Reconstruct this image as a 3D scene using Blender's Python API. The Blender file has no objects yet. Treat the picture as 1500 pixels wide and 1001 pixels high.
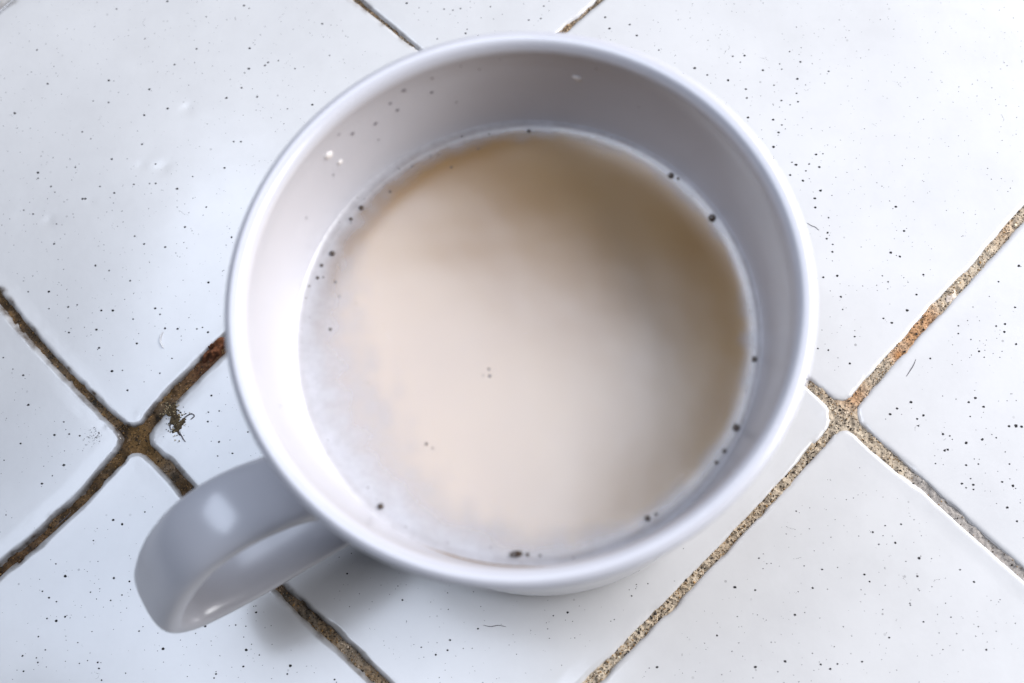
import bpy, math, random
import numpy as np
from mathutils import Matrix, Vector

# ------------------------------------------------------------------ camera, light, exposure
S = bpy.context.scene
COL = S.collection
MM = 0.001
S.render.resolution_x, S.render.resolution_y = 1024, 683
S.view_settings.view_transform = 'Standard'
S.view_settings.look = 'None'
S.view_settings.exposure = 0.0
S.view_settings.gamma = 1.0

cam = bpy.data.cameras.new('camera')
cam.sensor_width = 36.0
cam.lens = 43.2
cam.clip_start, cam.clip_end = 0.01, 20.0
cam_o = bpy.data.objects.new('camera', cam)
COL.objects.link(cam_o)
cam_o.matrix_world = Matrix((
    (0.9970, 0.0367, 0.0686, 93.994 * MM),
    (-0.0150, 0.9557, -0.2939, -55.801 * MM),
    (-0.0763, 0.2920, 0.9534, 237.874 * MM),
    (0, 0, 0, 1)))
cam.dof.use_dof = True
cam.dof.focus_distance = 0.243
cam.dof.aperture_fstop = 15.5
S.camera = cam_o

w = bpy.data.worlds.new('World')
S.world = w
w.use_nodes = True
bg = w.node_tree.nodes['Background']
bg.inputs[0].default_value = (0.80, 0.88, 1.0, 1)
bg.inputs[1].default_value = 0.025


def area_lamp(name, az, el, dist, sx, sy, watts, col, target=(84, 0, 30)):
    l = bpy.data.lights.new(name, 'AREA')
    l.shape = 'RECTANGLE'
    l.size, l.size_y = sx * MM, sy * MM
    l.energy, l.color = watts, col
    o = bpy.data.objects.new(name, l)
    COL.objects.link(o)
    a, e = math.radians(az), math.radians(el)
    d = Vector((math.cos(a) * math.cos(e), math.sin(a) * math.cos(e), math.sin(e)))
    o.location = (Vector(target) + d * dist) * MM
    o.rotation_euler = d.to_track_quat('Z', 'Y').to_euler()
    return o


area_lamp('window_light', 16, 32, 850, 1050, 420, 17.0, (0.975, 0.975, 1.0))
area_lamp('sky_light', 151, 72, 900, 520, 510, 5.4, (0.74, 0.83, 1.0))

# ------------------------------------------------------------------ helpers
rng = np.random.default_rng(7)


def mesh_obj(name, V, F, mat=None, parent=None, smooth=True, cols=None, attrs=None):
    """V in millimetres; F a list of equal-length faces (array) or ragged lists."""
    V = np.asarray(V, dtype=np.float64) * MM
    me = bpy.data.meshes.new(name)
    if isinstance(F, np.ndarray):
        n, k = F.shape
        me.vertices.add(len(V)); me.vertices.foreach_set('co', V.astype(np.float32).ravel())
        me.loops.add(n * k); me.loops.foreach_set('vertex_index', F.astype(np.int32).ravel())
        me.polygons.add(n)
        me.polygons.foreach_set('loop_start', np.arange(0, n * k, k, dtype=np.int32))
        me.update(calc_edges=True)
    else:
        me.from_pydata(V.tolist(), [], F)
        me.update()
    me.validate()
    me.polygons.foreach_set('use_smooth', np.full(len(me.polygons), smooth))
    if cols is not None:
        a = me.color_attributes.new('tint', 'FLOAT_COLOR', 'POINT')
        c = np.ones((len(V), 4), np.float32); c[:, :3] = cols
        a.data.foreach_set('color', c.ravel())
    for k_, v_ in (attrs or {}).items():
        a = me.attributes.new(k_, 'FLOAT', 'POINT')
        a.data.foreach_set('value', np.asarray(v_, np.float32))
    if mat:
        me.materials.append(mat)
    o = bpy.data.objects.new(name, me)
    COL.objects.link(o)
    if parent:
        o.parent = parent
    return o


def empty(name, label, cat, loc=(0, 0, 0), group=None):
    o = bpy.data.objects.new(name, None)
    COL.objects.link(o)
    o.empty_display_size = 0.01
    o.location = Vector(loc) * MM
    o['label'], o['category'] = label, cat
    if group: o['group'] = group
    return o


def tag(o, label, cat, group=None):
    o['label'], o['category'] = label, cat
    if group: o['group'] = group
    return o


def _hash(ix, iy, seed):
    h = (ix.astype(np.int64) * 374761393 + iy.astype(np.int64) * 668265263 + seed * 974634777) & 0xffffffff
    h = ((h ^ (h >> 13)) * 1274126177) & 0xffffffff
    h = h ^ (h >> 16)
    return (h & 0xffff) / 65535.0


def vnoise(x, y, s, seed=0):
    """smooth value noise, -1..1, feature size s mm"""
    x = np.asarray(x, float) / s; y = np.asarray(y, float) / s
    ix, iy = np.floor(x), np.floor(y)
    fx, fy = x - ix, y - iy
    fx = fx * fx * fx * (fx * (fx * 6 - 15) + 10); fy = fy * fy * fy * (fy * (fy * 6 - 15) + 10)
    a = _hash(ix, iy, seed); b = _hash(ix + 1, iy, seed); c = _hash(ix, iy + 1, seed); d = _hash(ix + 1, iy + 1, seed)
    return ((a * (1 - fx) + b * fx) * (1 - fy) + (c * (1 - fx) + d * fx) * fy) * 2 - 1


def sstep(a, b, x):
    t = np.clip((np.asarray(x, float) - a) / (b - a), 0, 1)
    return t * t * (3 - 2 * t)


def grid_faces(nu, nv, wrap_u=False, wrap_v=False):
    iu = np.arange(nu if wrap_u else nu - 1); iv = np.arange(nv if wrap_v else nv - 1)
    A, B = np.meshgrid(iu, iv, indexing='ij')
    A2, B2 = (A + 1) % nu, (B + 1) % nv
    return np.stack([A * nv + B, A2 * nv + B, A2 * nv + B2, A * nv + B2], -1).reshape(-1, 4)


def spline(P, n):
    """Catmull-Rom through the points"""
    P = np.asarray(P, float)
    Q = np.vstack([2 * P[0] - P[1], P, 2 * P[-1] - P[-2]])
    out = []
    for i in range(len(P) - 1):
        p0, p1, p2, p3 = Q[i:i + 4]
        for t in np.linspace(0, 1, n, endpoint=False):
            out.append(.5 * (2 * p1 + (p2 - p0) * t + (2 * p0 - 5 * p1 + 4 * p2 - p3) * t * t + (3 * p1 - p0 - 3 * p2 + p3) * t ** 3))
    out.append(P[-1])
    return np.array(out)


# ------------------------------------------------------------------ materials
class NT:
    def __init__(self, name):
        self.m = bpy.data.materials.new(name); self.m.use_nodes = True
        self.t = self.m.node_tree; self.b = self.t.nodes['Principled BSDF']

    def n(self, typ, **kw):
        x = self.t.nodes.new(typ)
        for k, v in kw.items():
            if k.startswith('i_'):
                x.inputs[int(k[2:]) if k[2:].isdigit() else k[2:].replace('_', ' ')].default_value = v
            else:
                setattr(x, k, v)
        return x

    def l(self, a, b): self.t.links.new(a, b)

    def set(self, **kw):
        for k, v in kw.items():
            self.b.inputs[k.replace('_', ' ')].default_value = v

    def coord(self):
        return self.n('ShaderNodeTexCoord').outputs['Object']

    def noise(self, scale, detail=3.0, rough=.5, vec=None):
        x = self.n('ShaderNodeTexNoise'); x.inputs['Scale'].default_value = scale
        x.inputs['Detail'].default_value = detail; x.inputs['Roughness'].default_value = rough
        self.l(vec or self.coord(), x.inputs['Vector'])
        return x.outputs['Fac']

    def ramp(self, fac, stops):
        r = self.n('ShaderNodeValToRGB'); e = r.color_ramp.elements
        while len(e) < len(stops): e.new(.5)
        for k, (p, c) in enumerate(stops):
            e[k].position = p; e[k].color = c if len(c) == 4 else (*c, 1)
        self.l(fac, r.inputs['Fac'])
        return r.outputs['Color']

    def mix(self, fac, a, b, mode='MIX'):
        x = self.n('ShaderNodeMix'); x.data_type = 'RGBA'; x.blend_type = mode
        for s, v in ((x.inputs['Factor'], fac), (x.inputs[6], a), (x.inputs[7], b)):
            if hasattr(v, 'is_output'): self.l(v, s)
            else: s.default_value = v if not isinstance(v, tuple) or len(v) == 4 else (*v, 1)
        return x.outputs[2]

    def math(self, op, a, b=0.0):
        x = self.n('ShaderNodeMath'); x.operation = op
        for s, v in ((x.inputs[0], a), (x.inputs[1], b)):
            if hasattr(v, 'is_output'): self.l(v, s)
            else: s.default_value = v
        return x.outputs[0]

    def bump(self, h, strength, dist):
        x = self.n('ShaderNodeBump'); x.inputs['Strength'].default_value = strength
        x.inputs['Distance'].default_value = dist
        self.l(h, x.inputs['Height']); self.l(x.outputs['Normal'], self.b.inputs['Normal'])


def mat_tile():
    k = NT('glazed_tile')
    v = k.coord()
    base = k.ramp(k.noise(28, 4, .55, v), [(.0, (.545, .543, .550)), (1.0, (.64, .635, .634))])
    # faint pinpoint freckles in the glaze
    vo = k.n('ShaderNodeTexVoronoi'); vo.inputs['Scale'].default_value = 420; k.l(v, vo.inputs['Vector'])
    sel = k.n('ShaderNodeSeparateColor'); k.l(vo.outputs['Color'], sel.inputs[0])
    dot = k.math('LESS_THAN', vo.outputs['Distance'], k.math('MULTIPLY', k.math('SUBTRACT', sel.outputs[0], .72), .42))
    c = k.mix(k.math('MULTIPLY', dot, k.math('MULTIPLY', sel.outputs[1], .55)), base, (.13, .12, .12))
    sm = k.ramp(k.noise(75, 5, .68, v), [(.42, (0, 0, 0)), (.72, (.16, .16, .16))])
    c = k.mix(sm, c, (.40, .39, .39))
    # dirt that has settled along the glazed edge
    at = k.n('ShaderNodeAttribute'); at.attribute_name = 'dirt'
    c = k.mix(k.math('MULTIPLY', at.outputs['Fac'], k.ramp(k.noise(700, 4, .7, v), [(.3, (0.45, 0.45, 0.45)), (.65, (1, 1, 1))])), c, (.075, .045, .022))
    k.l(c, k.b.inputs['Base Color'])
    k.set(Roughness=.29, Specular_IOR_Level=.5, Coat_Weight=1.0, Coat_Roughness=.16)
    h = k.math('ADD', k.noise(140, 3, .55, v), k.math('MULTIPLY', k.noise(900, 2, .5, v), .12))
    k.bump(h, .12, .0005)
    return k.m


def mat_tint(name, rough=.9, spec=.25, grain=2600, bump=.6, lo=.62):
    k = NT(name); v = k.coord()
    at = k.n('ShaderNodeAttribute'); at.attribute_name = 'tint'
    k.l(k.mix(1.0, at.outputs['Color'], k.ramp(k.noise(grain, 4, .7, v), [(.35, (lo, lo, lo)), (.65, (1.1, 1.1, 1.1))]), 'MULTIPLY'), k.b.inputs['Base Color'])
    k.set(Roughness=rough, Specular_IOR_Level=spec)
    k.bump(k.noise(grain * .7, 4, .7, v), bump, .0003)
    return k.m


def mat_plain(name, col, rough=.5, spec=.5, var=.15, scale=300, **kw):
    k = NT(name); v = k.coord()
    lo = tuple(c * (1 - var) for c in col); hi = tuple(min(1, c * (1 + var)) for c in col)
    k.l(k.ramp(k.noise(scale, 4, .6, v), [(.3, lo), (.7, hi)]), k.b.inputs['Base Color'])
    k.set(Roughness=rough, Specular_IOR_Level=spec, **kw)
    return k.m


def mat_porcelain():
    k = NT('white_porcelain'); v = k.coord()
    k.l(k.ramp(k.noise(40, 3, .5, v), [(.3, (.535, .53, .57)), (.7, (.57, .565, .602))]), k.b.inputs['Base Color'])
    k.set(Roughness=.33, Specular_IOR_Level=.5, Coat_Weight=.6, Coat_Roughness=.2)
    k.bump(k.noise(120, 2, .5, v), .08, .0008)
    return k.m


def mat_tea():
    k = NT('milky_tea'); v = k.coord()
    # slow swirls of milk
    mp = k.n('ShaderNodeMapping'); k.l(v, mp.inputs['Vector'])
    wv = k.noise(26, 3, .55, mp.outputs['Vector'])
    k.l(k.ramp(wv, [(.3, (.225, .105, .007)), (.7, (.27, .137, .013))]), k.b.inputs['Base Color'])
    k.set(Roughness=.21, IOR=1.6, Specular_IOR_Level=1.0, Coat_Weight=.4, Coat_Roughness=.2, Subsurface_Weight=.2, Subsurface_Scale=.002)
    k.b.inputs['Subsurface Radius'].default_value = (1.0, .6, .3)
    k.bump(k.noise(70, 2, .5, v), .05, .001)
    return k.m


def mat_froth_glare():
    k = NT('froth_and_glare'); v = k.coord()
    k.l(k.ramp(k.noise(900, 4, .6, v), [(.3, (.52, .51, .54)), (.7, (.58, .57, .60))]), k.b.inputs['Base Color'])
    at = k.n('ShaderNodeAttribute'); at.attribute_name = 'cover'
    # froth film and painted glare, thinning out into the tea, holed by fine bubbles
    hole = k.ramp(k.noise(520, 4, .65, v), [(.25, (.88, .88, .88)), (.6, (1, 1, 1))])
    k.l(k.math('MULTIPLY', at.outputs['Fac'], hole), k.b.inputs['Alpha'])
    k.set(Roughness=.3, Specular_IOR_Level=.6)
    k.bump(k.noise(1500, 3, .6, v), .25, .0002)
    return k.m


M_TILE = mat_tile()
M_GROUT = mat_tint('sandy_grout')
M_GRAIN = mat_tint('sand_grain', .7, .4, 1500, .2, .8)
M_SLAB = mat_plain('mortar_bed', (.22, .20, .18), .95, .2)
M_HOLE = mat_plain('dark_pinhole', (.022, .020, .022), .7, .2)
M_MUG = mat_porcelain()
M_TEA = mat_tea()
M_FROTH_GLARE = mat_froth_glare()
M_BUB = mat_plain('dark_bubble', (.05, .03, .018), .1, .8)
M_DROP = mat_plain('milk_droplet', (.78, .74, .72), .08, .7, .05)
M_CRUMB = mat_tint('rusty_crumb', .8, .3, 1200, .6, .5)
M_LINT = mat_plain('white_lint', (.85, .85, .86), .6, .3)
M_HAIR = mat_plain('dark_hair', (.12, .11, .12), .5, .4)
M_PATCH = mat_plain('pale_filler', (.60, .51, .43), .75, .3, .08, 500)

# ------------------------------------------------------------------ tile layout (mm on the table plane)
T = 100.0
PHI = math.radians(45)
E1 = np.array([math.cos(PHI), math.sin(PHI)])      # i runs this way
E2 = np.array([math.sin(PHI), -math.cos(PHI)])     # j runs this way


def tab(*pairs):
    a = np.array(pairs, float)
    return lambda t: np.interp(t, a[:, 0], a[:, 1])


# how far each joint wanders off the regular grid, and its half width
DL = [tab((-.5, -.1), (-.36, .09), (-.27, 1.0), (-.17, 1.4), (-.08, .7), (.03, -.4), (.1, -1.3), (.22, -1.6), (.6, -.8), (1.26, .6), (1.37, 1.5)),
      tab((.2, -.8), (.31, -.74), (.5, -.1), (.72, .45), (.94, .55), (1.0, .1), (1.11, -.4), (1.25, -.6), (1.42, -.3), (1.56, -.55))]
DM = [tab((-.43, -.75), (-.26, -1.4), (-.09, -1.15), (0, -.3), (.1, .3), (.3, .1), (.46, 0.), (.6, 1.1), (.7, 1.6)),
      tab((-.39, .55), (-.26, .88), (.3, .9), (.91, .5), (.98, .4), (1.08, -.4), (1.2, -.25), (1.3, -.7), (1.45, -.78))]
HL = [tab((-.4, 1.35), (-.1, 1.45), (0, 1.5), (.1, 1.7), (.25, 1.9), (.5, 1.3), (1.2, .75), (1.4, .8)),
      tab((.3, 1.25), (.6, 1.1), (.9, 1.15), (1, 1.4), (1.1, 1.35), (1.3, 1.35), (1.6, 1.4))]
HM = [tab((-.45, 1.35), (-.2, 1.05), (-.05, 1.1), (.05, 1.55), (.15, 1.5), (.4, 1.25), (.7, 1.35)),
      tab((-.4, .75), (-.2, .5), (.5, .8), (.93, 1.0), (1.04, 1.6), (1.12, 1.5), (1.2, 1.1), (1.45, 1.1))]
half_l = lambda n, t: HL[n](t) - .38 if n in (0, 1) else np.full_like(np.asarray(t, float), 1.3)
half_m = lambda n, t: HM[n](t) - .36 if n in (0, 1) else np.full_like(np.asarray(t, float), 1.3)


def W(i, j):
    i = np.asarray(i, float); j = np.asarray(j, float)
    ti, tj = np.clip(i, 0, 1), np.clip(j, 0, 1)
    a = T * i + DM[0](j) * (1 - ti) + DM[1](j) * ti
    b = T * j + DL[0](i) * (1 - tj) + DL[1](i) * tj
    return a[..., None] * E1 + b[..., None] * E2


DIMPLES = [(6, 73.9, 1.5, .20), (1.5, 60, 1.7, .16), (-3.5, 60.5, 1.2, .12), (-23, 48.5, 1.4, .2), (-28, 50, 4.5, .13),
           (-33, 83, 6, .1), (-14, 53, 1.0, .1), (172, -4, 3, .08), (150, -30, 5, .08), (165, 60, 6, .08)]


def tile_z(x, y, I, J):
    sd = 31 * I + 17 * J + 5
    r = np.random.default_rng(abs(sd) + 3)
    tx, ty = r.uniform(-.0025, .0025, 2)
    c = W(I + .5, J + .5)
    z = (x - c[0]) * tx + (y - c[1]) * ty + .14 * vnoise(x, y, 34, sd) + .025 * vnoise(x, y, 11, sd + 1)
    for (px, py, rad, dep) in DIMPLES:
        q = ((x - px) ** 2 + (y - py) ** 2) / rad ** 2
        z = z - .45 * dep * np.exp(-q * 1.5 * (1 + .5 * vnoise(x, y, .9, 77))) 
    return z


def grout_level(x, y):
    left = 1 - sstep(20, 75, x)
    z = -.58 - .6 * left + .22 * vnoise(x, y, 2.6, 91) + .2 * vnoise(x, y, 1.0, 92) + .15 * vnoise(x, y, .5, 93)
    return z


def edge_samples(fine, inner):
    a = list(np.arange(0, .9, .45)) + list(np.arange(.9, 5.0, fine)) + list(np.arange(5.0, 9.0, .5))
    mid = list(np.linspace(9.0, 91.0, int(82 / inner) + 1))
    return np.array(a + mid + [T - q for q in reversed(a)]) / T


table = mesh_obj('tabletop', [(x, y, z) for z in (-14, -2.6) for (x, y) in ((-190, -230), (360, -230), (360, 250), (-190, 250))],
                 [(3, 2, 1, 0), (4, 5, 6, 7), (0, 1, 5, 4), (1, 2, 6, 5), (2, 3, 7, 6), (3, 0, 4, 7)], M_SLAB, smooth=False)
table['kind'] = 'structure'
table['label'] = 'tabletop of speckled white glazed tiles with stained sandy grout'

EDGE_E, EDGE_DROP = 1.15, .6
SPECKS = [tuple(map(float, p.split(','))) for p in ('''-29.9,90.7 -26.6,82 -33.5,75.1 -15.7,77.1 -12.1,76.5 -12.5,82 -3,79.2 1.5,74.2 -3.7,72.9 -17.5,69.6 -15.4,67.8 -3.7,65.8 -10.2,62.6 -12.3,56.2 -9,54.5 -4.8,56.3 -1.3,56.3 0.1,56.3 -0.3,60.9 -26.7,60.3 -26.5,58.9 -22.4,55.4 -29,51.5 -26.8,50.5 -18.3,61.1 8.2,57.5 4.9,54.8 11.6,50.2 7.2,45.8 -3.7,44.2 -1.5,42.3 3.2,41.4 17.5,43 15.1,59.2 16.8,65.4 18.4,65.3 17.9,78.4 14.6,76.1 21.5,76 18.4,82.1 19.3,83.1 22.9,83.7 23.6,84.4 19.2,88.2 7.1,88.8 2.3,85.1 -5,92.1 -12.2,100.2 17.4,99.2 18.6,98.4 -0.5,101.5 8.8,96.9 -21.4,43.3 -21.3,47.9 -23.4,56.8 -16,53.5 -15.4,53.5 -11.8,37.9 -8.7,36.6 -3.9,34.1 -26,32.6 -21.5,32.4 -21.1,28.6 -16.9,28.8 -15,29.2 -9.6,27.7 -7.1,27.6 -2.6,25.5 3.1,26.3 2,27.7 -10.3,23.5 -16.2,23.1 -18.8,21.6 -9.4,19.5 -1.4,20.1 6.3,16.6 4.4,23.2 7.1,23 11.2,22.8 12.4,23.1 13.6,22 13.1,33 -7.5,10.8 -5.5,11.2 -2.6,10.1 -6.7,11.5 4,13.5 -6.2,14.3 -4,14.4 -10.6,16.3 -25.1,14.1 -23.3,7.7 -17.1,1.1 -19.3,14.5 -21.2,16.8 -5.9,1 17,5 15.2,8.3 -15.4,3.8 -2,3.4 -14,1.2 142.4,41.6 141.9,38.3 141.6,37 142.7,35.7 142.5,34.1 140.2,28.7 143,28.9 143.3,24.4 143.4,21.7 145.2,15.9 143.7,10.4 139.8,13.3 137.8,13.7 157.2,38 154.1,33.4 155.8,32.5 151.9,28.5 152.9,27.2 160,28.4 158.2,24.2 160.7,24.4 152.7,18.5 151.2,19.5 156,21 139.9,44 156.1,43.4 178.9,29.5 177,20.8 174.3,15.8 174.6,17.4 168.9,12 165.6,17.4 165.4,15.8 159.4,10.9 160.1,-4.3 160.1,-7.5 160.6,-7.5 164.3,-6.2 167.4,-5.6 150.6,-0.1 155.5,-1.2 156.8,-0.6 149.3,-2.1 151.9,1 154.8,2.1 167.2,2.6 168.4,0.8 169.3,25.2 172.6,-3.2 174,-3.3 176.2,13.2 105.2,86.2 99.3,88.2 109.8,82.3 119.8,75.7 117.2,77.5 124.1,74.2 125.5,79.9 127,78.4 128,79.9 127.7,71.9 127.8,69.8 127.7,65.2 132.9,64.4 134.6,63.1 133.8,61.4 132.5,58.1 133.7,72.5 135.3,77.5 135.6,76.2 137.6,80.3 139.7,77.7 138.7,73.7 138.3,70.3 138.4,68.3 136.7,67.7 135,68.8 131.6,76.2 145.4,75.1 136,54.4 136.8,53.8 138.7,52.3 137.9,50.1 135.4,51.5 139.5,53.8 141.1,55.9 142.5,56 141.5,53 141.3,47.7 140,46 139.9,44 54.5,97.4 62.9,95.3 66.6,95.2 46.2,91.6 35.5,93.4 61.4,87.9 67.7,88.9 85.1,94.7 92.3,93.2 89.5,92.5 98.5,91.2 99.3,88.3 103.8,89 105.2,86.2 25.9,84.7 29.7,82.5 37.4,85.3 28.4,72.7 33.9,73.4 41.6,95.3 81.7,91.4 84.4,91.6 51.8,83.9 -15.1,-35.6 -13.2,-36.1 -15.1,-31.6 -13.5,-32.4 -2.3,-28.1 0.9,-28.8 -7.1,-20.6 -3.4,-16.6 -14.5,-5.2 -19.8,-14.6 -27.2,-3.8 -16.5,-39 -16.1,-43.9 -18.8,-45.5 -4.2,-44.1 24.9,-42.3 27.5,-43.3 33.6,-45.4 33.1,-46.9 24.5,-45.4 16.6,-37.7 8.5,-41.8 -0.4,-31.4 -18.7,-8.9 -1.5,-17.5 17.2,-4.3 44.1,-28.3 48.5,-43.2 26.5,-35.3 -2.6,-32.4 -12.2,-27.5 -19.3,-42.6 -23.7,-28.6 154.7,2.2 151.9,1 150.5,-0.1 149.1,-2.1 156.8,-0.5 155.6,-2.6 160.1,-4.4 164.2,-6.3 160,-7.6 160.6,-7.4 165.7,1.8 168.4,0.8 167.1,2.6 167.3,-5.7 170,-5.4 172.7,-3.2 174,-3.1 175,-3.4 158,-10.1 157,-9.3 157.4,-11.6 164.2,-13.2 162.5,-14.1 164.6,-14.4 164.5,-15.3 164.1,-17 171.8,-10.6 170,-14 171.9,-14.8 170.3,-18.9 153,-28 152.3,-31.3 143.4,-32.1 148.9,-25 145.8,-25.2 161.1,-15.8 168.4,-31.8 139.3,-7.5 118.3,-32.6 122.1,-33.2 130.9,-18.5 114.4,-41.4 107.3,-38.8 101,-43 103,-46.9 126.6,-46.3 121.1,-47.2 115.9,-30.4 129.1,-37.9''').split()]


def inside_tile(x, y, I, J):
    a = np.array([x, y]); i, j = a @ E1 / T, a @ E2 / T
    return (I + .045 < i < I + .955) and (J + .045 < j < J + .955)


for I in range(-2, 3):
    for J in range(-2, 3):
        near = -1 <= I <= 1 and -1 <= J <= 1
        us = edge_samples(.17 if near else .8, .7 if (I, J) == (0, -1) else (1.3 if near else 12))
        U, Vv = np.meshgrid(us, us, indexing='ij')
        P = W(I + U, J + Vv)
        X, Y = P[..., 0], P[..., 1]
        sd = 13 * I + 7 * J
        du = np.minimum(T * U - half_m(I, J + Vv), T * (1 - U) - half_m(I + 1, J + Vv))
        dv = np.minimum(T * Vv - half_l(J, I + U), T * (1 - Vv) - half_l(J + 1, I + U))
        wob = .16 * vnoise(X, Y, 5, sd + 40) + .10 * vnoise(X, Y, 1.7, sd + 41) + .10 * vnoise(X, Y, .7, sd + 42) - .35 * sstep(.55, .8, vnoise(X, Y, 2.4, sd + 43))
        rc = 3.2
        d = np.where((du < rc) & (dv < rc), rc - np.hypot(rc - du, rc - dv), np.minimum(du, dv)) + wob
        q = np.clip((EDGE_E - d) / EDGE_E, 0, 1)
        prof = -EDGE_DROP * (1 - np.sqrt(np.clip(1 - q * q, 0, 1)))
        prof = np.where(d < 0, -EDGE_DROP + np.maximum(d * 6, -1.55), prof)
        Z = tile_z(X, Y, I, J) * sstep(-1, 4, d) + prof
        leftness = 1 - sstep(25, 95, X)
        dirt = (1 - sstep(-.1, 1.3, d - .45 * vnoise(X, Y, 3.0, 55) * (.3 + leftness))) * (.12 + .85 * leftness)
        dirt = np.clip(dirt * (.75 + .5 * vnoise(X, Y, 1.4, 56)), 0, 1)
        t = mesh_obj('tile', np.stack([X, Y, Z], -1).reshape(-1, 3), grid_faces(len(us), len(us))[:, ::-1], M_TILE, table, attrs={'dirt': dirt.ravel()})
        if not near:
            continue
        # dark pinholes in the glaze of this tile, too many to pick apart
        pts = [(x, y, rng.uniform(.17, .33)) for (x, y) in SPECKS if inside_tile(x, y, I, J)]
        for _ in range(1200):
            i, j = I + rng.uniform(.05, .95), J + rng.uniform(.05, .95)
            x, y = W(i, j)
            hand = (I, J) in ((0, -1), (1, 0)) and x < 195
            pts.append((x, y, (rng.uniform(.04, .085) if rng.random() < .72 else rng.uniform(.085, .13)) if hand or rng.random() < .9 else rng.uniform(.12, .25)))
        # little runs of scuff dots dragged across the glaze
        for _ in range(14):
            i, j = I + rng.uniform(.06, .92), J + rng.uniform(.06, .92)
            x, y = W(i, j); a = rng.uniform(0, 6.28)
            for _k in range(rng.integers(4, 11)):
                a += rng.normal(0, .5); x += .28 * math.cos(a); y += .28 * math.sin(a)
                pts.append((x, y, rng.uniform(.03, .085)))
        VV, FF = [], []
        for (x, y, r) in pts:
            n = 8; ang = rng.uniform(0, 6.28); b0 = len(VV)
            z = float(tile_z(np.array(x), np.array(y), I, J))
            for k in range(n):
                th = ang + k * 2 * math.pi / n; rr = r * rng.uniform(.78, 1.15)
                VV.append((x + rr * math.cos(th), y + rr * .85 * math.sin(th), z + .012))
            VV.append((x, y, z + .03))
            FF += [(b0 + k, b0 + (k + 1) % n, b0 + n) for k in range(n)]
        s = mesh_obj('pinhole', VV, np.array(FF), M_HOLE, t)
        s['kind'] = 'stuff'


# ------------------------------------------------------------------ grout
def stain(x, y):
    """colour of the joints: pale sandy on one side of the table, soaked brown on the other, rust spots"""
    n1, n2 = vnoise(x, y, 6, 71), vnoise(x, y, 2.0, 72)
    left = np.clip(1 - sstep(10, 80, x) + .18 * n1, 0, 1)
    topd = sstep(45, 75, y) * (1 - sstep(95, 125, x)) * .55
    k = np.clip(np.maximum(left, topd) , 0, 1)[..., None]
    pale = np.array([.54, .45, .34]) * (1 + .16 * n2[..., None]); dark = np.array([.115, .068, .032]) * (1 + .95 * n2[..., None])
    c = pale * (1 - k) + dark * k
    ochre = np.array([.30, .17, .06])
    kk = (.55 * sstep(.1, .7, vnoise(x, y, 4.5, 73)) * (.35 + .65 * k[..., 0]))[..., None]
    c = c * (1 - kk) + ochre * kk
    for (px, py, r, a) in ((157, 16, 4.2, .75), (153.5, 11.8, 1.6, .9), (144, 4, 3.0, .65), (176, 39, 3, .35), (178, -33, 3, .7), (160, 19.5, 2.5, .6)):
        g = (a * np.exp(-((x - px) ** 2 + (y - py) ** 2) / r ** 2))[..., None]
        c = c * (1 - g) + np.array([.44, .19, .055]) * g
    for (px, py, r, a) in ((12.5, 16, 5.5, .85), (-18, -26, 6, .5)):
        g = (a * np.exp(-((x - px) ** 2 + (y - py) ** 2) / r ** 2))[..., None]
        c = c * (1 - g) + np.array([.13, .055, .025]) * g
    # smooth grey length of the lower right joint
    g = (.8 * sstep(151, 155, x) * (1 - sstep(171, 176, x)) * (1 - sstep(-8, -5, y)))[..., None]
    c = c * (1 - g) + np.array([.33, .31, .30]) * g
    return np.clip(c, .012, .8)


GV, GF, GC = [], [], []
nb = 0
HWID = 3.4
for n in (0, 1):
    segs = [('l', n, -.62, 1.85)]
    gap = HWID / T
    segs += [('m', n, -.62, 0 - gap), ('m', n, gap, 1 - gap), ('m', n, 1 + gap, 1.75)]
    for typ, m_, a, b in segs:
        t = np.linspace(a, b, int((b - a) * T / .22)); o = np.linspace(-HWID, HWID, 31)
        Tt, O = np.meshgrid(t, o, indexing='ij')
        P = W(Tt, m_ + O / T) if typ == 'l' else W(m_ + O / T, Tt)
        X, Y = P[..., 0], P[..., 1]
        Z = grout_level(X, Y)
        f = grid_faces(len(t), len(o))
        if typ == 'l': f = f[:, ::-1]
        GV.append(np.stack([X, Y, Z], -1).reshape(-1, 3)); GF.append(f + nb); GC.append(stain(X, Y).reshape(-1, 3)); nb += X.size
grout = mesh_obj('grout', np.vstack(GV), np.vstack(GF), M_GROUT, table, cols=np.vstack(GC))
grout['kind'] = 'stuff'

OCT_V = np.array([(1, 0, 0), (-1, 0, 0), (0, 1, 0), (0, -1, 0), (0, 0, 1), (0, 0, -1)], float)
OCT_F = np.array([(0, 2, 4), (2, 1, 4), (1, 3, 4), (3, 0, 4), (2, 0, 5), (1, 2, 5), (3, 1, 5), (0, 3, 5)])


def grain_cloud(X, Y, Z, R, C):
    V = []
    for x, y, z, r in zip(X, Y, Z, R):
        a = rng.uniform(0, 6.28); ca, sa = math.cos(a), math.sin(a)
        v = OCT_V * rng.uniform(.6, 1.3, (6, 1)) * np.array([1, .8, .65]) * r
        V.append(np.stack([v[:, 0] * ca - v[:, 1] * sa + x, v[:, 0] * sa + v[:, 1] * ca + y, v[:, 2] + z], -1))
    n = len(X)
    F = (OCT_F[None] + 6 * np.arange(n)[:, None, None]).reshape(-1, 3)
    return np.vstack(V), F, np.repeat(C, 6, axis=0)


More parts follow.
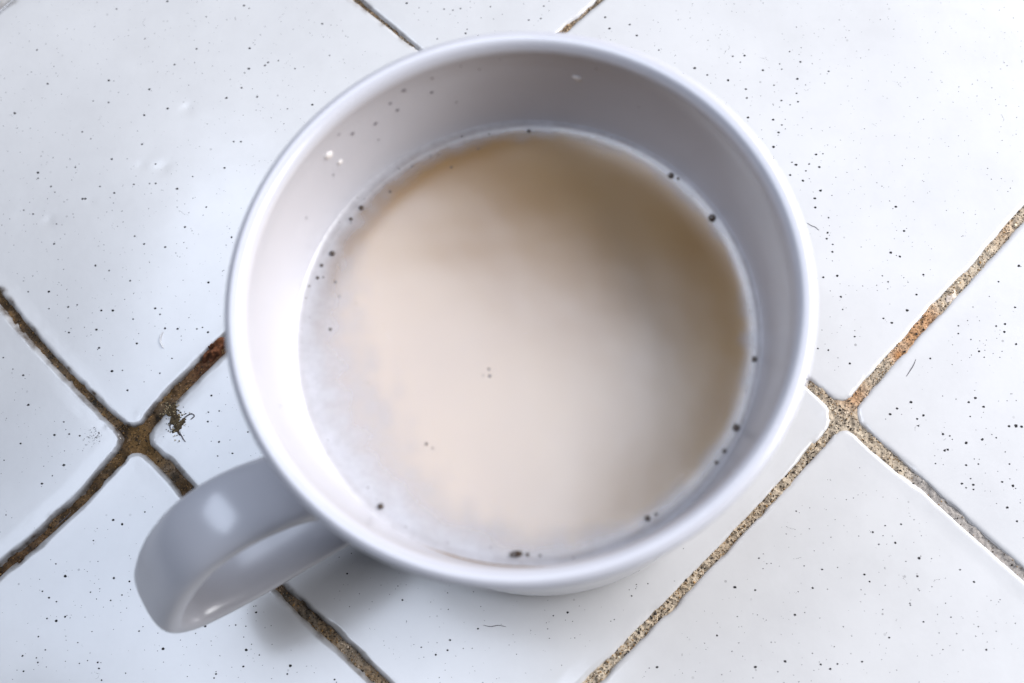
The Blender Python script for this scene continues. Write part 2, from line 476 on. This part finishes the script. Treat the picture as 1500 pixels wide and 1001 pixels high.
gx, gy = [], []
for n in (0, 1):
    for typ in 'lm':
        t = rng.uniform(-.6, 1.8, 5200)
        hw = half_l(n, t) if typ == 'l' else half_m(n, t)
        o = rng.uniform(-1.0, 1.0, len(t)) * hw * 1.0 / T
        # some of the grains line up along the edges of the joint
        e = rng.random(len(t)) < .35
        o = np.where(e, np.sign(o) * hw * rng.uniform(.82, 1.10, len(t)) / T, o)
        P = W(t, n + o) if typ == 'l' else W(n + o, t)
        smooth = (P[:, 0] > 152) & (P[:, 0] < 174) & (P[:, 1] < -6)
        keep = ~smooth | (rng.random(len(t)) < .12)
        gx.append(P[keep, 0]); gy.append(P[keep, 1])
gx, gy = np.concatenate(gx), np.concatenate(gy)
R = rng.uniform(.07, .20, len(gx)) * np.where(rng.random(len(gx)) < .07, 1.7, 1)
base = stain(gx, gy)
pick = rng.random(len(gx))[:, None]
C = np.where(pick < .36, base * rng.uniform(.7, 1.35, (len(gx), 1)),
             np.where(pick < .70, np.array([.028, .020, .015]) * rng.uniform(.5, 2.2, (len(gx), 1)),
                      np.where(pick < .90, np.array([.30, .17, .06]) * rng.uniform(.6, 1.3, (len(gx), 1)), base * 1.55 + .06)))
gv, gf, gc = grain_cloud(gx, gy, grout_level(gx, gy) + R * .45, R, C)
gr = mesh_obj('sand_grain', gv, gf, M_GRAIN, table, smooth=False, cols=np.clip(gc, 0, .85))
gr['kind'] = 'stuff'


# pale smooth filler plugging the joint at one spot
def blob(name, x, y, rx, ry, ang, z0, h, mat, parent=None, seed=1, cols=None, rough=.25, nr=14, na=36, sc=None):
    """low irregular mound, base at z0"""
    a = np.linspace(0, 2 * np.pi, na, endpoint=False)
    rr = np.linspace(0, 1, nr)
    Rr, A = np.meshgrid(rr, a, indexing='ij')
    s = sc or max(rx, ry) * .5
    edge = 1 + rough * vnoise(np.cos(A) * rx * 1.5 + seed * 9.1, np.sin(A) * ry * 1.5, s, seed)
    px, py = Rr * rx * edge * np.cos(A), Rr * ry * edge * np.sin(A)
    z = h * np.sqrt(np.clip(1 - Rr ** 2, 0, 1)) * (1 + rough * vnoise(px, py, s * .6, seed + 1) + rough * .6 * vnoise(px, py, s * .25, seed + 2)) + z0
    ca, sa = math.cos(ang), math.sin(ang)
    X, Y = px * ca - py * sa + x, px * sa + py * ca + y
    V = np.stack([X, Y, z], -1).reshape(-1, 3)
    F = grid_faces(nr, na, False, True)
    c = None if cols is None else np.clip(np.array(cols) * (1 + .6 * vnoise(X, Y, s * .3, seed + 5)).reshape(-1, 1), .01, .9)
    return mesh_obj(name, V, F, mat, parent, cols=c)


blob('filler_patch', 165.2, 23.6, 1.7, 1.25, math.radians(45), -.85, .62, M_PATCH, table, 4, rough=.18)

# ------------------------------------------------------------------ mug
MX, MY = 82.85, 2.16
mug = empty('mug', 'white glazed mug with a ribbon handle standing on the tiles', 'mug', (MX, MY, 0))
PROF = [(0, .9), (20, .9), (31.0, .8), (32.2, .1), (33.8, .05), (35.0, .7), (35.8, 2.4), (36.5, 8), (37.4, 20), (38.6, 36), (39.9, 52), (40.6, 63),
        (40.9, 69.0), (41.6, 71.9), (41.95, 73.3), (41.65, 74.3), (40.8, 74.8), (39.8, 74.6), (39.15, 73.9), (38.8, 72.8), (38.85, 71), (38.75, 68), (38.1, 62.5),
        (37.1, 57), (36.2, 52), (35.2, 44), (34.0, 30), (32.8, 14), (31, 7.5), (27, 5), (18, 4.3), (0, 4.2)]
pr = spline(PROF, 6)
NA = 192
A = np.linspace(0, 2 * np.pi, NA, endpoint=False)
Rg = pr[:, 0][:, None]; Zg = np.repeat(pr[:, 1][:, None], NA, 1)
Rg = np.maximum(Rg, .02)
# thrown by hand: the lip is a touch out of round
wob = 1 + .0035 * np.cos(2 * A + .6) + .0018 * np.cos(3 * A + 2)
Vm = np.stack([Rg * wob * np.cos(A), Rg * wob * np.sin(A), Zg + .12 * np.sin(A * 2 + 1)[None] * (Zg / 73)], -1).reshape(-1, 3)
mesh_obj('body', Vm, grid_faces(len(pr), NA, False, True)[:, ::-1], M_MUG, mug)

HA = math.radians(-149)
path = spline([(36, 37), (40.5, 45), (46, 51.8), (52.5, 55.4), (59, 54.4), (65, 49.5), (70.2, 42), (73.4, 34.5), (71.5, 27.5), (64, 23.6), (55, 21.8), (46, 20.4), (40, 19.3), (35.5, 18.5)], 8)
tan = np.gradient(path, axis=0); tan /= np.linalg.norm(tan, axis=1, keepdims=True)
nor = np.stack([-tan[:, 1], tan[:, 0]], -1)
th = np.linspace(0, 2 * np.pi, 40, endpoint=False)
ex = 2 / 2.6
sc_ = np.sign(np.cos(th)) * np.abs(np.cos(th)) ** ex; ss_ = np.sign(np.sin(th)) * np.abs(np.sin(th)) ** ex
u_ = np.linspace(0, 1, len(path))
hw_ = 6.1 + 1.0 * (1 - sstep(0, .16, u_)) + .8 * sstep(.86, 1, u_)
ht_ = 2.7 + .9 * (1 - sstep(0, .16, u_)) + .6 * sstep(.86, 1, u_)
rho = path[:, 0][:, None] + nor[:, 0][:, None] * ss_[None] * ht_[:, None]
zz = path[:, 1][:, None] + nor[:, 1][:, None] * ss_[None] * ht_[:, None]
yy = sc_[None] * hw_[:, None] + 0 * rho
ca, sa = math.cos(HA), math.sin(HA)
Vh = np.stack([rho * ca - yy * sa, rho * sa + yy * ca, zz], -1).reshape(-1, 3)
mesh_obj('handle', Vh, grid_faces(len(path), 40, False, True), M_MUG, mug)

# fine dark specks fired into the glaze inside the mug
def wall_r(z):
    inner = np.array([(r, h) for r, h in PROF[19:]])[::-1]
    return float(np.interp(z, inner[:, 1], inner[:, 0]))


VV, FF = [], []
for (az, z, r) in [(125, 66, .33), (119, 66, .3), (131, 67.5, .33), (116, 70, .36), (120, 68.5, .3), (110, 66.5, .3), (109, 70, .24), (105, 62, .2), (126, 62, .18),
                   (140, 63, .2), (71, 70.5, .34), (98, 69, .2), (152, 62, .18), (60, 64, .18), (93, 71, .2), (102, 71, .2), (134, 70, .22), (200, 64, .2), (236, 62, .2)]:
    a = math.radians(az); R0 = wall_r(z) - .03; b0 = len(VV)
    er = np.array([-math.cos(a), -math.sin(a), 0]); et = np.array([-math.sin(a), math.cos(a), 0])
    c = np.array([R0 * math.cos(a), R0 * math.sin(a), z])
    for k in range(8):
        q = k * math.pi / 4; VV.append(c + r * rng.uniform(.8, 1.2) * (math.cos(q) * et + math.sin(q) * np.array([0, 0, 1.])))
    VV.append(c + er * .08)
    FF += [(b0 + k, b0 + (k + 1) % 8, b0 + 8) for k in range(8)]
s = mesh_obj('speck', VV, np.array(FF), mat_plain('glaze_speck', (.16, .14, .16), .5), mug)
s['kind'] = 'stuff'

# ------------------------------------------------------------------ the drink
ZL = 54.0
tea = empty('milky_tea', 'pale brown milky tea filling the white mug', 'drink', (MX, MY, ZL))
RW = wall_r(ZL)
rr = np.concatenate([np.linspace(.02, RW - 3.2, 40), RW - 3.2 + np.linspace(.08, 1, 14) * 3.2 + .04])
Rr, A2 = np.meshgrid(rr, A, indexing='ij')
zt = .62 * np.exp((Rr - RW) / .75) + .03 * vnoise(Rr * np.cos(A2), Rr * np.sin(A2), 9, 3)
mesh_obj('liquid', np.stack([Rr * wob * np.cos(A2), Rr * wob * np.sin(A2), zt], -1).reshape(-1, 3), grid_faces(len(rr), NA, False, True), M_TEA, tea)
# pale froth clinging where tea meets wall, widened at left as painted glare
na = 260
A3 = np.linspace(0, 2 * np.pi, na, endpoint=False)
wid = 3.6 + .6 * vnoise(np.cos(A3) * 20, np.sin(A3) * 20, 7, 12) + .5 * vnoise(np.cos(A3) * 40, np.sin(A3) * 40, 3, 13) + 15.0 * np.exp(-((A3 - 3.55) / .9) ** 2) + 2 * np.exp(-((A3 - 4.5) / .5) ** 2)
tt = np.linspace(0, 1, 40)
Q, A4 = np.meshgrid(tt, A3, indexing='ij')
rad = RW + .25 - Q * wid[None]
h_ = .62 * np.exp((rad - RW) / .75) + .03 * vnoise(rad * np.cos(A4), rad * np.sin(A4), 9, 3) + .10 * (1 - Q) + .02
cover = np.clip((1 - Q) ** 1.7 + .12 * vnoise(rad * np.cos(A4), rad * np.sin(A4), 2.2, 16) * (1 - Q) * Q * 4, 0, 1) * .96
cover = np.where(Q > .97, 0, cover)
mesh_obj('froth_glare_ring', np.stack([rad * np.cos(A4), rad * np.sin(A4), h_], -1).reshape(-1, 3), grid_faces(40, na, False, True)[:, ::-1], M_FROTH_GLARE, tea, attrs={'cover': cover.ravel()})


def dome(name, c, r, mat, parent, stretch=1.0, ang=0.0, nr=6, na=14, flat=.8):
    V = []
    for k in range(nr):
        p = k / (nr - 1) * math.pi * .62
        for m in range(na):
            q = m * 2 * math.pi / na
            x, y = math.sin(p) * math.cos(q) * r * stretch + 1e-4 * math.cos(q), math.sin(p) * math.sin(q) * r + 1e-4 * math.sin(q)
            V.append((c[0] + x * math.cos(ang) - y * math.sin(ang), c[1] + x * math.sin(ang) + y * math.cos(ang), c[2] + (math.cos(p) + .3) * r * flat))
    return mesh_obj(name, V, grid_faces(nr, na, False, True), mat, parent)


for (x, y, r) in [(56.4, 24.7, .42), (54.7, 22.8, .3), (51.8, 16.9, .45), (50.1, 14.9, .28), (49.5, 12.8, .28), (84.1, 37.1, .33), (75.7, 34.4, .2), (71.2, 31.3, .2),
                  (61.1, 27.4, .25), (107, 27.9, .5), (108.1, 27.3, .25), (113.1, 20.2, .62), (118.1, -3.5, .45), (114.6, -14.2, .58), (112.6, -17.7, .36), (111.3, -19.4, .34),
                  (100.6, -27.5, .45), (101.9, -26.9, .25), (82.6, -32.4, .3), (84.5, -32.6, .22), (60.4, -24.6, .5), (77.1, -3.5, .22), (77.2, -4.6, .25), (76.2, -4.5, .16),
                  (67.3, -15.1, .26), (68.3, -15.8, .18), (51.8, 4, .3), (53.1, 9.5, .2), (52.4, 12, .25), (55.8, 8.2, .16), (58, -5, .15)]:
    rad = math.hypot(x - MX, y - MY)
    base = .62 * math.exp((rad - RW) / .75) + (.14 if rad > RW - 2.2 else 0)
    dome('bubble', (x - MX, y - MY, base - .1), r, M_BUB, tea)
dome('bubble', (80.9 - MX, -32.3 - MY, .12), .5, M_BUB, tea, 2.1, .1)

for _ in range(34):
    a = rng.choice([rng.uniform(1.9, 4.4), rng.uniform(0, 6.28)]); rad = RW - abs(rng.normal(1.3, 1.0))
    base = .62 * math.exp((rad - RW) / .75) + .1
    dome('bubble', (rad * math.cos(a), rad * math.sin(a), base - .05), rng.uniform(.08, .17), M_BUB, tea, nr=4, na=8)

# ------------------------------------------------------------------ small things
def wall_drop(name, az, z, r, label, stretch=1.0):
    a = math.radians(az); R0 = wall_r(z)
    c = np.array([MX + R0 * math.cos(a), MY + R0 * math.sin(a), z])
    er = np.array([-math.cos(a), -math.sin(a), 0]); et = np.array([-math.sin(a), math.cos(a), 0]); ez = np.array([0, 0, 1.])
    V = []
    for k in range(8):
        p = k / 7 * math.pi * .55
        for m in range(20):
            q = m * math.pi / 10
            rr_ = r * (1 + .12 * math.sin(2 * q + az) + .07 * math.sin(3 * q))
            V.append(c + math.sin(p) * rr_ * (math.cos(q) * et + math.sin(q) * stretch * ez) + er * (math.cos(p) * r * .45 - .05) + 1e-4 * math.cos(q) * et + 1e-4 * math.sin(q) * ez)
    return tag(mesh_obj(name, V, grid_faces(8, 20, False, True), M_DROP), label, 'droplet', 'droplets drying on the inner wall of the mug')


wall_drop('milk_droplet', 138.5, 67.5, .75, 'larger bright droplet on the inner wall under the upper left rim', 1.25)
wall_drop('milk_droplet', 137.0, 64.0, .55, 'smaller bright droplet just below a larger one on the inner wall')
wall_drop('milk_droplet', 75.5, 66.5, .75, 'lone pale droplet on the shaded far inner wall', 1.1)


def tz(x, y, I, J): return float(tile_z(np.array(float(x)), np.array(float(y)), I, J))


def fibre(name, pts, r, mat, parent=None):
    P = spline(np.array(pts, float), 6); n = len(P)
    tn = np.gradient(P, axis=0); tn /= np.linalg.norm(tn, axis=1, keepdims=True)
    up = np.array([0, 0, 1.]); sd = np.cross(tn, up); sd /= np.linalg.norm(sd, axis=1, keepdims=True)
    q = np.arange(6) * math.pi / 3
    rad = r * (.35 + .65 * np.sin(np.pi * np.linspace(.08, .92, n)))
    V = P[:, None] + rad[:, None, None] * (np.cos(q)[None, :, None] * sd[:, None] + np.sin(q)[None, :, None] * np.cross(sd, tn)[:, None])
    return mesh_obj(name, V.reshape(-1, 3), grid_faces(n, 6, False, True), mat, parent)


def on_tile(pts, I, J, lift): return [(x, y, tz(x, y, I, J) + lift) for x, y in pts]


tag(fibre('lint_fibre', on_tile([(4.0, 22.4), (3.6, 21.4), (3.6, 20.3), (4.1, 19.3), (4.4, 18.9)], 0, -1, .14), .17, M_LINT),
    'short curved white lint fibre lying on the tile left of the mug', 'lint')
tag(fibre('dark_hair', on_tile([(138.0, 40.6), (138.8, 40.0), (139.6, 39.6), (140.2, 38.9)], 1, 0, .05), .07, M_HAIR),
    'tiny dark hair on the tile close to the right of the rim', 'hair')
tag(fibre('dark_hair', on_tile([(154.4, 7.4), (155.3, 8.6), (156.0, 9.6), (156.6, 10.8)], 1, 1, .04), .09, M_HAIR),
    'beaded dark hair on the right tile beside the rust stained grout', 'hair')
tag(fibre('dark_hair', on_tile([(-15.2, -17.8), (-14.2, -16.8), (-13.2, -15.9), (-12.2, -14.8)], -1, 0, .04), .08, M_HAIR),
    'thin dark hair on the grey tile left of the handle', 'hair')
tag(fibre('dark_hair', on_tile([(70.6, -38.6), (72.0, -38.9), (73.4, -38.7), (74.9, -39.0)], 0, 0, .04), .07, M_HAIR),
    'thin dark hair lying on the tile below the mug', 'hair')

tag(blob('crumb', 14.9, 18.5, 2.7, 1.5, math.radians(52), -1.1, 1.75, M_CRUMB, None, 11, (.17, .062, .026), .42),
    'rust brown crumb stuck in the grout against the mug', 'crumb')

# crust of dried dirt that has crept out of the joint onto the tile
crust = empty('dirt_crust', 'dark flaky dirt crust spilling from the grout onto the tile above the handle', 'dirt', (8.6, 4, 0))
for (x, y, rx, ry, an, h, sd) in [(7.2, 5.6, 1.5, 1.0, .9, .32, 21), (8.0, 3.6, 1.7, 1.0, 1.7, .34, 22), (8.6, 1.8, 1.4, .8, 1.3, .3, 23), (9.6, 3.0, 1.1, .5, .8, .24, 24)]:
    b = blob('flake', x - 8.6, y - 4, rx, ry, an, tz(x, y, 0, 0) - .05, h, M_CRUMB, crust, sd, (.10, .07, .035), .5)
fx = np.concatenate([rng.normal(8.2, 1.0, 150), rng.normal(6.6, .9, 90)]); fy = np.concatenate([rng.normal(3.2, 1.7, 150), rng.normal(5.6, .9, 90)])
fv, ff, fc = grain_cloud(fx - 8.6, fy - 4, np.array([tz(a, b, 0, 0) + .12 for a, b in zip(fx, fy)]), rng.uniform(.08, .24, 240),
                         np.where(rng.random((240, 1)) < .55, np.array([.03, .025, .018]), np.array([.42, .34, .20])) * rng.uniform(.6, 1.5, (240, 1)))
g = mesh_obj('dirt_grain', fv, ff, M_GRAIN, crust, smooth=False, cols=fc); g['kind'] = 'stuff'
for pts in ([(9.4, 3.4), (10.4, 4.2), (11.3, 4.6), (11.9, 4.1), (11.2, 3.4)], [(8.6, 1.4), (9.3, .4), (9.9, -.6), (10.4, -1.2)], [(7.2, 3.2), (7.0, 2.2), (7.3, 1.2)]):
    fibre('strand', [(x - 8.6, y - 4, tz(x, y, 0, 0) + .1) for x, y in pts], .13, M_HAIR, crust)

# a scuffed spot: a huddle of tiny scratches and grit
sc = empty('scuff_mark', 'grey scuffed spot of fine grit on the left tile corner beside the grout', 'scuff', (-8.5, .8, 0))
n = 90
fx = rng.normal(-8.6, 1.0, n); fy = rng.normal(.9, 1.2, n)
ok = [inside_tile(a, b, -1, -1) for a, b in zip(fx, fy)]
fx, fy = fx[ok], fy[ok]; n = len(fx)
fv, ff, fc = grain_cloud(fx + 8.5, fy - .8, np.array([tz(a, b, -1, -1) + .01 for a, b in zip(fx, fy)]), rng.uniform(.05, .16, n), np.full((n, 3), .09) * rng.uniform(.5, 2.5, (n, 1)))
g = mesh_obj('grit', fv, ff, M_GRAIN, sc, smooth=False, cols=fc); g['kind'] = 'stuff'
